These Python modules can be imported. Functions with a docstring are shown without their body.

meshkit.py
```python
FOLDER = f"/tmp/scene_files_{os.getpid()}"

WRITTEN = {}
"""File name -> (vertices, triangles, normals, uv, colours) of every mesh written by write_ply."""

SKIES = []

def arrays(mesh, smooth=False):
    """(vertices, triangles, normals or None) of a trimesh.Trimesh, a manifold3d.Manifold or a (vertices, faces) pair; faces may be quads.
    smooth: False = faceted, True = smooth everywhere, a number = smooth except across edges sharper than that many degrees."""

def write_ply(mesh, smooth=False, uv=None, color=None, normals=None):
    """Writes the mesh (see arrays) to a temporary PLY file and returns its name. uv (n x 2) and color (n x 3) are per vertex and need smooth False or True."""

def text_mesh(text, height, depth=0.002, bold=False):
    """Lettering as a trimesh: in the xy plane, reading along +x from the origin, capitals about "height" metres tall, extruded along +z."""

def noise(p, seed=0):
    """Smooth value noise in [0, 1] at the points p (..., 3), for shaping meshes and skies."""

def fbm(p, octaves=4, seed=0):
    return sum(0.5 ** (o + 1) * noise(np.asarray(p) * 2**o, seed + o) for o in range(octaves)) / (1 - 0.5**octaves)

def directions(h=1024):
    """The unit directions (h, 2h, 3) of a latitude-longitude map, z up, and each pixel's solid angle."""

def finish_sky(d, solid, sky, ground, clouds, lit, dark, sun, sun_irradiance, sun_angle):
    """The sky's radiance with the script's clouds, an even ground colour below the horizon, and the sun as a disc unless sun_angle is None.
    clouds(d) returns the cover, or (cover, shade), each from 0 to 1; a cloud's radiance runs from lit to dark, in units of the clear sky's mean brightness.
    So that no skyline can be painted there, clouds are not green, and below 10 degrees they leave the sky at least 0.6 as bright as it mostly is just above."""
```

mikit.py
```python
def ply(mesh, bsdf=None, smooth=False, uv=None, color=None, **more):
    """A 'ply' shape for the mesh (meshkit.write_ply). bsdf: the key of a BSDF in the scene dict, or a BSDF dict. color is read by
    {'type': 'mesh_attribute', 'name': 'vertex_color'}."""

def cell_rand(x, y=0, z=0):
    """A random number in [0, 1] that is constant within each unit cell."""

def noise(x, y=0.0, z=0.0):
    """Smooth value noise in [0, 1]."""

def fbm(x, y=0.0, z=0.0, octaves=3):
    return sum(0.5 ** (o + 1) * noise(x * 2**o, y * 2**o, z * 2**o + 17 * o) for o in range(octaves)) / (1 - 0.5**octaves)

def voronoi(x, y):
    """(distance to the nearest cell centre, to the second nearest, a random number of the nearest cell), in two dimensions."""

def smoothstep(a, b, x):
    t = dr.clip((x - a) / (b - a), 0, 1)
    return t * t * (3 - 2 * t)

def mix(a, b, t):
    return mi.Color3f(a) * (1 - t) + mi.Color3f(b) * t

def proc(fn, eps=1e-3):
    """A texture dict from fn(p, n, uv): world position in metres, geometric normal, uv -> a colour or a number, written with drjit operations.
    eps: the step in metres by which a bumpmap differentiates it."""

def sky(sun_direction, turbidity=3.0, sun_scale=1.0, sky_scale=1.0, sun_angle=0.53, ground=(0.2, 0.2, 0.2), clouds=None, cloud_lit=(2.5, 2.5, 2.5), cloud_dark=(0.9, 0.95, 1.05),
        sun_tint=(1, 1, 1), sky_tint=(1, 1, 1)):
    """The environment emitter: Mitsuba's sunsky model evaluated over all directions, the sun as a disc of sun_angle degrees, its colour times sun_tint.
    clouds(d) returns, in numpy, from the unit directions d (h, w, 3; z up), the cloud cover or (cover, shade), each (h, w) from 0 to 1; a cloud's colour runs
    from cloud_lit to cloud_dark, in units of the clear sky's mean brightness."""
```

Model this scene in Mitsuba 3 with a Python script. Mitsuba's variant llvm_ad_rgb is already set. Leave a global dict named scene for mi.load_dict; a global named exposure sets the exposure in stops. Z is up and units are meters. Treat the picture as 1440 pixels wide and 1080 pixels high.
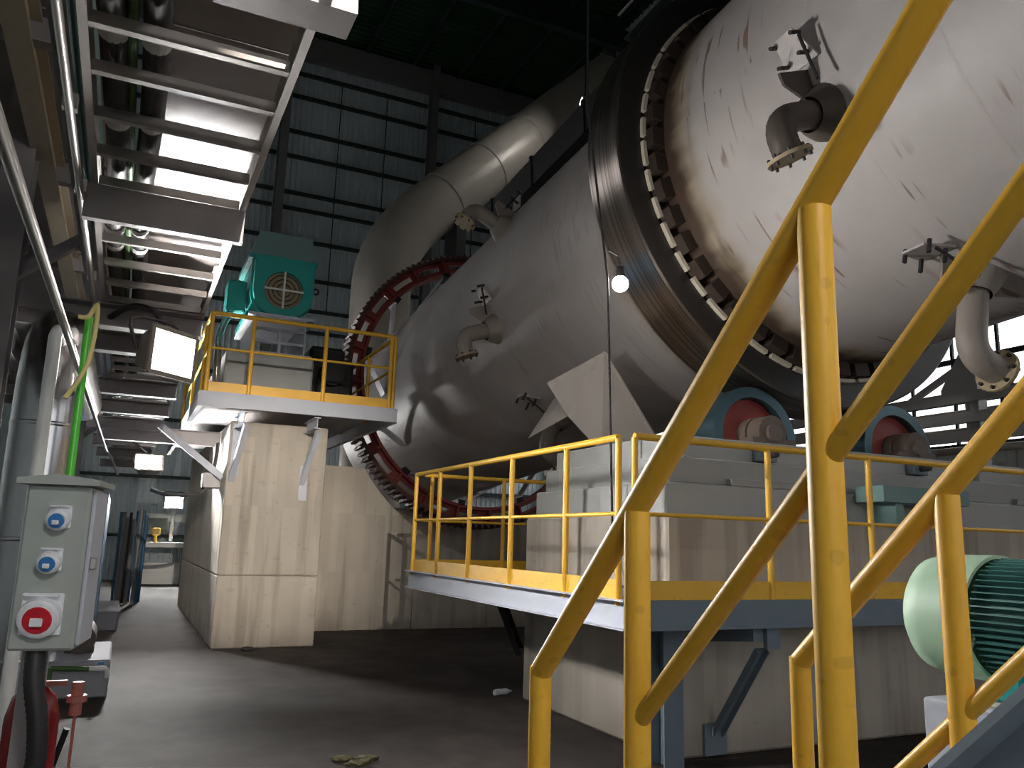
import math, random
import numpy as np
import trimesh
import shapely.geometry as sg
import drjit as dr
import mitsuba as mi
import mikit
from mikit import fbm, noise, smoothstep, mix, proc

random.seed(7)
scene, labels = {"type": "scene"}, {}

# ------------------------------------------------------------------ camera, sky, exposure
EYE = (0.0, 0.0, 1.56)
RIGHT, DOWN, FWD = (0.90319552, -0.42834462, 0.02754508), (0.10565071, 0.15965572, -0.98150292), (0.41602377, 0.8893992, 0.18945525)
scene["camera"] = {"type": "perspective", "fov": 2 * math.degrees(math.atan(720 / 1142.0)), "fov_axis": "x", "near_clip": 0.05, "far_clip": 400.0,
                   "to_world": mi.ScalarTransform4f([[-RIGHT[0], -DOWN[0], FWD[0], EYE[0]], [-RIGHT[1], -DOWN[1], FWD[1], EYE[1]], [-RIGHT[2], -DOWN[2], FWD[2], EYE[2]], [0, 0, 0, 1]])}
scene["sky"] = mikit.sky((0.3, -0.5, 0.6), turbidity=4.0, sun_scale=0.0, sky_scale=10.0, ground=(0.25, 0.25, 0.25),
                         clouds=lambda d: (np.ones(d.shape[:2]), np.zeros(d.shape[:2])), cloud_lit=(1.0, 1.0, 1.02), cloud_dark=(0.8, 0.8, 0.84))
exposure = 0.68
LAMP = 420.0          # radiance of the floodlights' lenses
BULB = 110.0          # radiance of the hanging bulb

# ------------------------------------------------------------------ materials
def rgb(c): return {"type": "rgb", "value": list(c)}
def mat(key, color, rough=0.5, metal=0.0, spec=0.4, **more):
    c = proc(color) if callable(color) else rgb(color)
    scene[key] = {"type": "twosided", "bsdf": {"type": "principled", "base_color": c, "roughness": rough, "metallic": metal, "specular": spec, **more}}

def c_yellow(p, n, uv):
    w = fbm(p.x * 6, p.y * 6, p.z * 6, 3)
    chip = smoothstep(0.80, 0.86, noise(p.x * 38, p.y * 38, p.z * 38))
    return mix(mix((0.80, 0.46, 0.045), (0.73, 0.40, 0.035), w), (0.20, 0.10, 0.03), 0.16 * chip)
def c_floor(p, n, uv):
    a = fbm(p.x * 0.55, p.y * 0.55, 3.0, 4)
    b = fbm(p.x * 5.0, p.y * 5.0, 1.0, 3)
    base = mix((0.026, 0.0215, 0.0195), (0.052, 0.043, 0.038), smoothstep(0.3, 0.7, a))
    return base * (0.75 + 0.5 * b)
def c_concrete(p, n, uv):
    a = fbm(p.x * 1.1, p.y * 1.1, p.z * 0.8, 4)
    streak = fbm((p.x + p.y) * 9.0, 0.0, p.z * 0.5, 4)
    pit = smoothstep(0.84, 0.9, noise(p.x * 14, p.y * 14, p.z * 14))
    base = mix((0.37, 0.33, 0.28), (0.52, 0.465, 0.40), a)
    base = base * (0.90 + 0.17 * mikit.cell_rand(dr.floor((p.x + p.y) * 8.5), dr.floor(p.z * 1.02 + 0.02)))
    base = mix(base, (0.20, 0.165, 0.135), 0.45 * smoothstep(0.55, 0.8, streak))
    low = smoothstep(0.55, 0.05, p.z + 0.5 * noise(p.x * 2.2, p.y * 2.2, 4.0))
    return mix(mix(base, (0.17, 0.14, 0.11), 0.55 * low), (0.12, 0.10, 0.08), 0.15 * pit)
AX_Y, AX_Z = 0.99632, -0.08570
def c_shell(p, n, uv):
    s = (p.y - 6.5) * AX_Y + (p.z - 5.656) * AX_Z
    r = fbm(p.x * 1.2, p.y * 1.2, p.z * 1.2, 4)
    base = mix((0.37, 0.338, 0.328), (0.47, 0.435, 0.42), r)
    ang = dr.atan2(p.z - 5.656 - (p.y - 6.5) * AX_Z, p.x - 6.761)
    scratch = smoothstep(0.76, 0.90, noise(s * 26.0, ang * 6.0, 2.0)) * smoothstep(0.48, 0.66, noise(s * 1.7, ang * 3.0, 9.0) + 0.16 * smoothstep(-2.2, -1.4, s) * smoothstep(-0.5, -0.9, s)) * (0.25 + 0.75 * smoothstep(0.5, -0.5, s))
    base = mix(base, (0.17, 0.09, 0.055), 0.75 * scratch)
    edge = 0.22 * fbm(ang * 9.0, s * 2.0, 0.0, 3)
    burnt = smoothstep(-0.62 + edge, -0.34 + edge, s) * smoothstep(1.25 - edge, 0.95 - edge, s)
    rust = smoothstep(-0.80 + edge, -0.50 + edge, s) * smoothstep(1.5 - edge, 1.1 - edge, s)
    base = mix(base, (0.26, 0.19, 0.09), 0.6 * rust)
    return mix(base, (0.045, 0.026, 0.018), 0.95 * burnt)
def c_tread(p, n, uv):
    s = (p.y - 6.5) * AX_Y + (p.z - 5.656) * AX_Z
    k = noise(s * 55.0, 3.0, 1.0)
    return mix((0.20, 0.165, 0.14), (0.42, 0.36, 0.32), k)
def c_steel(p, n, uv):
    w = fbm(p.x * 4, p.y * 4, p.z * 4, 3)
    return mix((0.20, 0.185, 0.185), (0.29, 0.27, 0.27), w)
def c_cladding(p, n, uv):
    w = fbm(p.x * 0.35, p.y * 0.35, p.z * 0.35, 3)
    return mix((0.46, 0.53, 0.545), (0.58, 0.635, 0.655), w)
def c_red(p, n, uv):
    w = fbm(p.x * 3.5, p.y * 3.5, p.z * 3.5, 3)
    return mix((0.20, 0.035, 0.03), (0.36, 0.075, 0.065), w)

mat("yellow_paint", c_yellow, 0.38, spec=0.5)
mat("floor_concrete", c_floor, 0.75, spec=0.25)
mat("raw_concrete", c_concrete, 0.85, spec=0.2)
mat("shell_paint", c_shell, 0.48, spec=0.4)
mat("tread_steel", c_tread, 0.22, metal=0.95)
mat("ring_face", (0.017, 0.015, 0.015), 0.45, spec=0.4)
mat("pale_block", (0.52, 0.47, 0.38), 0.6)
mat("hood_paint", (0.42, 0.375, 0.34), 0.55)
mat("grey_steel", c_steel, 0.45, metal=0.25)
mat("galvanized", (0.50, 0.47, 0.45), 0.36, metal=0.75)
mat("pale_steel", (0.47, 0.49, 0.55), 0.5)
mat("blue_grey_paint", (0.15, 0.19, 0.225), 0.45)
mat("base_grey_paint", (0.36, 0.365, 0.355), 0.5)
mat("red_gear", c_red, 0.5)
mat("gear_teeth", (0.11, 0.055, 0.045), 0.5, metal=0.3)
mat("burnt_steel", (0.032, 0.021, 0.016), 0.7)
mat("dark_steel", (0.035, 0.033, 0.034), 0.55, metal=0.2)
mat("black_rubber", (0.018, 0.018, 0.02), 0.5)
mat("teal_paint", (0.025, 0.33, 0.30), 0.35, spec=0.5)
mat("dull_teal_paint", (0.16, 0.27, 0.26), 0.5)
mat("motor_teal", (0.055, 0.17, 0.155), 0.4, spec=0.5)
mat("cowl_green", (0.42, 0.60, 0.43), 0.45)
mat("blue_steel", (0.05, 0.095, 0.115), 0.32, metal=0.6)
mat("bearing_brown", (0.14, 0.105, 0.088), 0.55)
mat("roof_green", (0.012, 0.045, 0.018), 0.6, spec=0.3)
mat("roof_steel", (0.03, 0.04, 0.045), 0.5)
mat("cladding", c_cladding, 0.5)
mat("white_cladding", (0.66, 0.68, 0.66), 0.5)
mat("dark_girt", (0.022, 0.035, 0.032), 0.6)
mat("column_paint", (0.17, 0.165, 0.165), 0.5)
mat("duct_paint", (0.42, 0.38, 0.33), 0.42, metal=0.15, spec=0.5)
mat("soffit", (0.17, 0.155, 0.145), 0.7)
mat("flange_cream", (0.40, 0.33, 0.24), 0.5)
mat("aluminium_jacket", (0.48, 0.48, 0.49), 0.2, metal=1.0)
mat("white_pipe", (0.78, 0.78, 0.76), 0.4)
mat("green_pipe", (0.09, 0.62, 0.04), 0.35, spec=0.6)
mat("dark_green_pipe", (0.06, 0.13, 0.04), 0.5)
mat("hose_yellow", (0.72, 0.62, 0.25), 0.5)
mat("box_grey", (0.34, 0.37, 0.345), 0.42)
mat("white_plastic", (0.74, 0.76, 0.80), 0.35)
mat("blue_plastic", (0.05, 0.20, 0.48), 0.35)
mat("red_plastic", (0.55, 0.025, 0.04), 0.35)
mat("pink_rust", (0.30, 0.10, 0.08), 0.55)
mat("extinguisher_red", (0.24, 0.010, 0.012), 0.3, spec=0.6)
mat("plinth_paint", (0.30, 0.30, 0.34), 0.7)
mat("nozzle_paint", (0.27, 0.235, 0.205), 0.5)
mat("nozzle_soot", (0.075, 0.06, 0.05), 0.5)
mat("stair_paint", (0.38, 0.44, 0.50), 0.45)
mat("rack_paint", (0.48, 0.48, 0.46), 0.5)
mat("tray_cover", (0.36, 0.315, 0.295), 0.45)
mat("flange_rust", (0.34, 0.27, 0.17), 0.6)
mat("litter_white", (0.62, 0.66, 0.72), 0.35)
mat("litter_green", (0.11, 0.10, 0.05), 0.8)
mat("blue_machine", (0.04, 0.12, 0.22), 0.4)
scene["window_glass"] = {"type": "thindielectric", "int_ior": 1.5}
scene["bottle_plastic"] = {"type": "thindielectric", "int_ior": 1.4}

# ------------------------------------------------------------------ mesh helpers
V = lambda *a: np.array(a, float)
def unit(v): v = np.asarray(v, float); return v / np.linalg.norm(v)
def cat(ms): return trimesh.util.concatenate([m for m in ms if m is not None])
def bx(x0, x1, y0, y1, z0, z1, c=0.0):
    """box, its edges chamfered by c"""
    if c <= 0:
        m = trimesh.creation.box((x1 - x0, y1 - y0, z1 - z0)); m.apply_translation(((x0 + x1) / 2, (y0 + y1) / 2, (z0 + z1) / 2)); return m
    h = V(x1 - x0, y1 - y0, z1 - z0) / 2
    pts = []
    for sx in (-1, 1):
        for sy in (-1, 1):
            for sz in (-1, 1):
                s = V(sx, sy, sz)
                for k in range(3):
                    d = h - c; d[k] = h[k]; pts.append(s * d)
    m = trimesh.convex.convex_hull(np.array(pts)); m.apply_translation(((x0 + x1) / 2, (y0 + y1) / 2, (z0 + z1) / 2)); return m
def frame_of(d):
    d = unit(d); a = V(0, 0, 1) if abs(d[2]) < 0.9 else V(1, 0, 0)
    u = unit(np.cross(a, d)); return u, np.cross(d, u), d
def tube(pts, r, n=14, cap=True):
    """swept tube through pts; r a number or one per point"""
    pts = np.asarray(pts, float); k = len(pts); rr = np.broadcast_to(np.asarray(r, float), (k,))
    tang = [unit(pts[min(i + 1, k - 1)] - pts[max(i - 1, 0)]) if 0 < i < k - 1 else unit(pts[1] - pts[0] if i == 0 else pts[-1] - pts[-2]) for i in range(k)]
    u = frame_of(tang[0])[0]; rings = []
    for i in range(k):
        u = unit(u - tang[i] * (u @ tang[i])); w = np.cross(tang[i], u)
        sc = 1.0
        if 0 < i < k - 1:
            ca = unit(pts[i] - pts[i - 1]) @ unit(pts[i + 1] - pts[i]); sc = 1 / max(math.sqrt((1 + max(min(ca, 1), -0.8)) / 2), 0.5)
        if 0 < i < k - 1 and sc > 1.0005:
            bdir = unit(unit(pts[i + 1] - pts[i]) - unit(pts[i] - pts[i - 1]))
        else: bdir = None
        ring = []
        for t in np.arange(n) / n * 2 * math.pi:
            o = math.cos(t) * u + math.sin(t) * w
            if bdir is not None: o = o + bdir * (o @ bdir) * (sc - 1)
            ring.append(pts[i] + o * rr[i])
        rings.append(ring)
    v = np.array(rings).reshape(-1, 3); f = []
    for i in range(k - 1):
        for j in range(n):
            a, b = i * n + j, i * n + (j + 1) % n
            f += [[a, b, b + n], [a, b + n, a + n]]
    if cap:
        v = np.vstack([v, pts[0], pts[-1]]); c0, c1 = k * n, k * n + 1
        for j in range(n):
            f += [[c0, (j + 1) % n, j], [c1, (k - 1) * n + j, (k - 1) * n + (j + 1) % n]]
    return trimesh.Trimesh(v, f, process=False)
def arc_pts(p0, p1, p2, steps=6):
    """quadratic bend from p0 to p2 with corner p1"""
    p0, p1, p2 = map(lambda q: np.asarray(q, float), (p0, p1, p2))
    return [(1 - t) ** 2 * p0 + 2 * t * (1 - t) * p1 + t * t * p2 for t in np.linspace(0, 1, steps + 1)]
def spline(pts, steps=6):
    pts = [np.asarray(p, float) for p in pts]; out = []
    for i in range(len(pts) - 1):
        a, b, c, d = pts[max(i - 1, 0)], pts[i], pts[i + 1], pts[min(i + 2, len(pts) - 1)]
        for t in np.arange(steps) / steps:
            out.append(0.5 * (2 * b + (c - a) * t + (2 * a - 5 * b + 4 * c - d) * t * t + (3 * b - a - 3 * c + d) * t ** 3))
    return out + [pts[-1]]
def lathe(prof, o, axis, n=48, closed=False, a0=0.0, a1=2 * math.pi):
    """profile [(r, h)] turned about axis through o; closed joins the last to the first"""
    u, w, d = frame_of(axis); o = np.asarray(o, float); k = len(prof); full = abs(a1 - a0 - 2 * math.pi) < 1e-6
    ts = a0 + (a1 - a0) * np.arange(n if full else n + 1) / n; m = len(ts)
    v = np.array([[o + d * h + (u * math.cos(t) + w * math.sin(t)) * r for t in ts] for r, h in prof]).reshape(-1, 3); f = []
    for i in range(k if closed else k - 1):
        for j in range(n):
            i2, j2 = (i + 1) % k, (j + 1) % m
            a, b, c, e = i * m + j, i * m + j2, i2 * m + j2, i2 * m + j
            f += [[a, b, c], [a, c, e]]
    return trimesh.Trimesh(v, f, process=False)
def prism(poly, o, u, v, t):
    """polygon (list or shapely) in the plane o + a u + b v, thickened by t along u x v"""
    g = poly if hasattr(poly, "exterior") else sg.Polygon(poly)
    m = trimesh.creation.extrude_polygon(g, t, engine="earcut"); u, v = unit(u), unit(v); w = np.cross(u, v)
    T = np.eye(4); T[:3, 0], T[:3, 1], T[:3, 2], T[:3, 3] = u, v, w, o; m.apply_transform(T); return m
def beam(p0, p1, h, b, tf=0.012, tw=0.01, up=(0, 0, 1), kind="I"):
    """rolled section from p0 to p1 (axis through its middle)"""
    p0, p1 = np.asarray(p0, float), np.asarray(p1, float); d = unit(p1 - p0); s = unit(np.cross(d, up)); q = np.cross(s, d)
    if kind == "I":
        pl = [(-b/2, -h/2), (b/2, -h/2), (b/2, -h/2+tf), (tw/2, -h/2+tf), (tw/2, h/2-tf), (b/2, h/2-tf), (b/2, h/2), (-b/2, h/2), (-b/2, h/2-tf), (-tw/2, h/2-tf), (-tw/2, -h/2+tf), (-b/2, -h/2+tf)]
    elif kind == "C":
        pl = [(-b/2, -h/2), (b/2, -h/2), (b/2, -h/2+tf), (-b/2+tw, -h/2+tf), (-b/2+tw, h/2-tf), (b/2, h/2-tf), (b/2, h/2), (-b/2, h/2)]
    elif kind == "L":
        pl = [(-b/2, -h/2), (b/2, -h/2), (b/2, -h/2+tf), (-b/2+tw, -h/2+tf), (-b/2+tw, h/2), (-b/2, h/2)]
    else:
        pl = [(-b/2, -h/2), (b/2, -h/2), (b/2, h/2), (-b/2, h/2)]
    return prism(pl, p0, s, q, np.linalg.norm(p1 - p0)) if np.cross(s, q) @ d > 0 else prism([(-x, y) for x, y in pl][::-1], p0, -s, q, np.linalg.norm(p1 - p0))
def rot(m, deg, axis, about):
    m.apply_transform(trimesh.transformations.rotation_matrix(math.radians(deg), axis, about)); return m
def cyl(p0, p1, r, n=24): return tube([p0, p1], r, n)
def bolt(p, d, r=0.012, h=0.01): return cyl(p, np.asarray(p) + unit(d) * h, r, 6)

# ------------------------------------------------------------------ naming helpers
used = set()
def uniq(key):
    k, i = key, 0
    while k in used: i += 1; k = f"{key}_{i:03d}"
    used.add(k); return k
def thing(name, label, category, group=None):
    k = uniq(name); labels[k] = {"label": label, "category": category}
    if group: labels[k]["group"] = group
    return k
def part(parent, name, mesh, m, smooth=False, label=None, **more):
    k = uniq(parent + "__" + name); scene[k] = mikit.ply(mesh, m, smooth, **more)
    if label: labels[k] = {"label": label}
    return k
def single(name, label, category, mesh, m, smooth=False, group=None):
    k = thing(name, label, category, group); scene[k] = mikit.ply(mesh, m, smooth); return k
def struct(name, mesh, m, smooth=False, label=None, category=None):
    k = uniq(name); scene[k] = mikit.ply(mesh, m, smooth); labels[k] = {"kind": "structure"}
    if label: labels[k]["label"] = label
    if category: labels[k]["category"] = category
    return k
def group_struct(name, label=None):
    k = uniq(name); labels[k] = {"kind": "structure"}
    if label: labels[k]["label"] = label
    return k

# ------------------------------------------------------------------ the building
struct("floor", bx(-6, 18, -9, 30.5, -0.3, 0.0), "floor_concrete", label="dark brown grey concrete floor of the machine hall", category="floor")

def ribbed(length, height, pitch=0.2, depth=0.035):
    """trapezoid-ribbed sheet in the xz plane, ribs upright, facing -y"""
    xs, ys = [], []
    for i in range(int(length / pitch)):
        x = i * pitch
        for fx, fy in ((0, 0), (0.55, 0), (0.68, -1), (0.87, -1)): xs.append(x + fx * pitch); ys.append(fy * depth)
    xs.append(length); ys.append(0); n = len(xs)
    v = np.array([(x, y, 0) for x, y in zip(xs, ys)] + [(x, y, height) for x, y in zip(xs, ys)])
    f = [t for i in range(n - 1) for t in ([i, i + 1, n + i + 1], [i, n + i + 1, n + i])]
    return trimesh.Trimesh(v, f, process=False)
BACK = 29.0
wb = group_struct("wall_back", "tall far wall of pale blue grey ribbed sheet on dark girts")
m = ribbed(24, 21.2); m.apply_translation((-6, BACK + 0.3, 0)); part(wb, "cladding_sheet", m, "cladding")
cols = (-1.9, 3.92, 9.68, 15.4)
for z in (1.4, 3.3, 5.2, 7.0, 8.8, 9.6, 10.75, 12.2, 13.4, 14.02, 15.45, 16.45, 17.9, 18.85):
    for i in range(3):
        part(wb, "girt", bx(cols[i] + 0.2, cols[i + 1] - 0.2, BACK + 0.06, BACK + 0.24, z - 0.05, z + 0.05), "dark_girt")
for x in cols:
    part(wb, "column", beam((x, BACK - 0.05, 0), (x, BACK - 0.05, 21), 0.42, 0.3, 0.02, 0.014, up=(0, 1, 0)), "column_paint")
for x0, x1 in zip(cols[:-1], cols[1:]):
    part(wb, "eave_girder", bx(x0, x1, BACK - 0.2, BACK + 0.1, 19.35, 20.3), "column_paint")
for x in (5.98, 7.8, 11.6):
    part(wb, "sag_rod", cyl((x, BACK + 0.12, 9.6), (x, BACK + 0.12, 18.85), 0.02, 6), "dark_girt")

ce = group_struct("ceiling", "dark green underside of the sheet metal roof")
m = ribbed(39, 24, 0.3, 0.05); m.apply_transform(np.array([[0, 1, 0, 0], [1, 0, 0, 0], [0, 0, 1, 0], [0, 0, 0, 1.0]])); 
vv = np.array(m.vertices); m.vertices = np.stack([vv[:, 2] - 6, vv[:, 1] - 9, 20.6 + vv[:, 0]], 1)
part(ce, "roof_sheet", m, "roof_green")
for x in np.arange(-4.6, 18, 1.9):
    part(ce, "purlin", beam((x, -9, 20.35), (x, 29.2, 20.35), 0.24, 0.09, kind="C"), "roof_steel")
for y in (23.0, 17.0, 11.0, 5.9):
    part(ce, "rafter", beam((-6, y, 19.85), (18, y, 19.85), 0.75, 0.26, 0.02, 0.014), "roof_steel")

wl = group_struct("wall_left", "left wall of ribbed sheet behind the pipework")
for y0, y1, z0, z1 in ((-9, 30, 0, 8.0), (-9, 15, 8.0, 21.2), (15, 30, 10.6, 21.2)):
    m = ribbed(y1 - y0, z1 - z0); m.apply_transform(trimesh.transformations.rotation_matrix(math.pi / 2, (0, 0, 1))); m.apply_translation((-4.5, y0, z0)); part(wl, "cladding_sheet", m, "cladding")
part(wl, "window_strip_frame", cat([bx(-4.53, -4.47, 15, 29, z - 0.05, z + 0.05) for z in (8.0, 9.3, 10.6)] + [bx(-4.53, -4.47, y - 0.04, y + 0.04, 8.0, 10.6) for y in np.arange(15, 29.1, 2.0)]), "dark_girt")

# right wall with its long window band
wr = group_struct("wall_right", "right wall of white ribbed sheet with a bright window band")
XR = 15.2
for z0, z1 in ((0, 3.66), (7.9, 21.2)):
    m = ribbed(39, z1 - z0); m.apply_transform(trimesh.transformations.rotation_matrix(-math.pi / 2, (0, 0, 1))); m.apply_translation((XR, 30, z0)); part(wr, "cladding_sheet", m, "white_cladding")
for y in np.arange(-6.0, 29, 5.0):
    part(wr, "column", beam((XR - 0.25, y, 0), (XR - 0.25, y, 21), 0.4, 0.3, 0.02, 0.014, up=(1, 0, 0)), "column_paint")
for i, y in enumerate(np.arange(-6.0, 24, 5.0)):
    w = group_struct(f"window_{i + 1}")
    fr = [bx(XR, XR + 0.06, y, y + 5, z - 0.05, z + 0.05) for z in (3.68, 4.6, 5.45, 6.3, 7.1, 7.88)] + [bx(XR, XR + 0.06, q - 0.025, q + 0.025, 3.68, 7.88) for q in np.linspace(y + 0.03, y + 4.97, 6)]
    part(w, "frame", cat(fr), "dark_girt")
    part(w, "pane", trimesh.Trimesh([(XR + 0.03, y, 3.68), (XR + 0.03, y + 5, 3.68), (XR + 0.03, y + 5, 7.88), (XR + 0.03, y, 7.88)], [[0, 1, 2], [0, 2, 3]], process=False), "window_glass")
for z in (1.5, 3.1, 3.6, 8.0, 10.0, 12.0):
    part(wr, "girt", bx(XR - 0.1, XR - 0.02, -9, 29, z - 0.06, z + 0.06), "base_grey_paint")
# wall behind the camera with its open vehicle door
wf = group_struct("wall_front", "end wall around its open louvre band")
for x0, x1, z0, z1 in ((-6, -3.5, 0, 21.2), (13, 18, 0, 21.2), (-3.5, 13, 5.2, 21.2), (-3.5, 13, 0, 1.7)):
    m = ribbed(x1 - x0, z1 - z0); m.apply_translation((x0, -8.7, z0)); part(wf, "cladding_sheet", m, "cladding")

# ------------------------------------------------------------------ concrete piers
k = thing("concrete_pier", "wide stained concrete pier carrying the rollers of the rotary drum", "concrete pier")
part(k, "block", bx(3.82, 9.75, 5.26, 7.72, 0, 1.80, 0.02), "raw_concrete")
k = thing("concrete_pillar", "tall cream concrete pillar under the high motor platform", "concrete pillar")
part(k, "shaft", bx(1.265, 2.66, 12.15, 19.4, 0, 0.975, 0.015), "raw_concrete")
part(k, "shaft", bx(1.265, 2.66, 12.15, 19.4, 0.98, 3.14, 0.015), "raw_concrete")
part(k, "anchor_plate", bx(1.3, 1.42, 12.125, 12.15, 2.35, 3.1), "pale_steel")
part(k, "anchor_plate", bx(2.28, 2.40, 12.125, 12.15, 2.05, 2.55), "pale_steel")
# low wall with the round pit the girth gear turns in
k = thing("gear_pit_wall", "low stained concrete wall with a rounded notch beneath the red gear", "concrete wall")
AXO = V(6.761, 6.5, 5.656); AXD = unit(V(0, AX_Y, AX_Z)); AXU = V(0, -AXD[2], AXD[1])
notch = sg.Point(6.76, 4.75).buffer(3.62, 64)
wallp = sg.box(2.68, 0, 12.5, 2.75).difference(notch).difference(sg.box(4.02, 2.45, 12.5, 4))
if wallp.geom_type != "Polygon": wallp = max(wallp.geoms, key=lambda g: g.area)
gaps = [4.75, 6.18, 7.9, 9.6]
x_prev = 2.68
for g in gaps + [12.5]:
    piece = wallp.intersection(sg.box(x_prev + (0.006 if x_prev > 2.7 else 0), -1, g - 0.006, 5))
    for q in getattr(piece, "geoms", [piece]):
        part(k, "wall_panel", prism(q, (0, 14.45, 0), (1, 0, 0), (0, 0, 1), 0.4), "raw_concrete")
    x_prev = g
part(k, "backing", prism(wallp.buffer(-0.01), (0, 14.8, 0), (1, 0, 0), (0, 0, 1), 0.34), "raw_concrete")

k = thing("rear_pier", "dark concrete pier behind the red gear under the far end of the drum", "concrete pier")
part(k, "block", bx(3.3, 10.2, 17.4, 19.6, 0, 2.2, 0.02), "raw_concrete")
# ------------------------------------------------------------------ rotary drum
drum = thing("rotary_drum", "huge grey rotary drum with black riding ring and red girth gear", "rotary drum")
def ring_pt(s, phi, r): return AXO + AXD * s + r * (math.cos(phi) * V(-1, 0, 0) - math.sin(phi) * AXU)
def ring_dir(phi): return math.cos(phi) * V(-1, 0, 0) - math.sin(phi) * AXU
RS = 2.15
prof = [(RS, -10.5)] + [(RS, s) for s in np.arange(-10, 13.6, 0.5)]
part(drum, "shell", lathe(prof, AXO, AXD, 160), "shell_paint", smooth=True)
for s in (-6.2, -3.1, 2.8, 5.6, 8.4):
    part(drum, "weld_seam", lathe([(RS, s - 0.012), (RS + 0.004, s), (RS, s + 0.012)], AXO, AXD, 96), "shell_paint", smooth=True)
rr = part(drum, "riding_ring", lathe([(2.33, 0.0), (2.60, 0.0)], AXO, AXD, 180), "ring_face", label="black front face of the riding ring")
part(rr, "tread", lathe([(2.60, 0.0), (2.62, 0.02), (2.62, 0.58), (2.60, 0.60)], AXO, AXD, 240), "tread_steel", smooth=40, label="polished steel running surface")
part(rr, "inner_face", lathe([(2.60, 0.60), (2.33, 0.60), (2.33, 0.0)], AXO, AXD, 120), "ring_face", smooth=False)
def ring_block(s0, s1, phi, half, r0, r1):
    """curved block on the drum"""
    ps = np.linspace(phi - half, phi + half, 4); v = []
    for p in ps:
        for r, s in ((r0, s0), (r1, s0), (r1, s1), (r0, s1)): v.append(ring_pt(s, p, r))
    f = []
    for i in range(3):
        for j in range(4):
            a, b = i * 4 + j, i * 4 + (j + 1) % 4; f += [[a, b, b + 4], [a, b + 4, a + 4]]
    f += [[0, 2, 1], [0, 3, 2], [12, 13, 14], [12, 14, 15]]
    m = trimesh.Trimesh(v, f, process=False); m.fix_normals(); return m
for i in range(48):
    part(drum, "retaining_block", ring_block(-0.05, 0.0, (i + 0.5) / 48 * 2 * math.pi, 0.047 if i % 3 else 0.058, 2.295, 2.335), "pale_block")
    part(drum, "shim_plate", ring_block(-0.16, 0.72, i / 48 * 2 * math.pi, 0.045, RS, 2.29), "burnt_steel")
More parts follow.
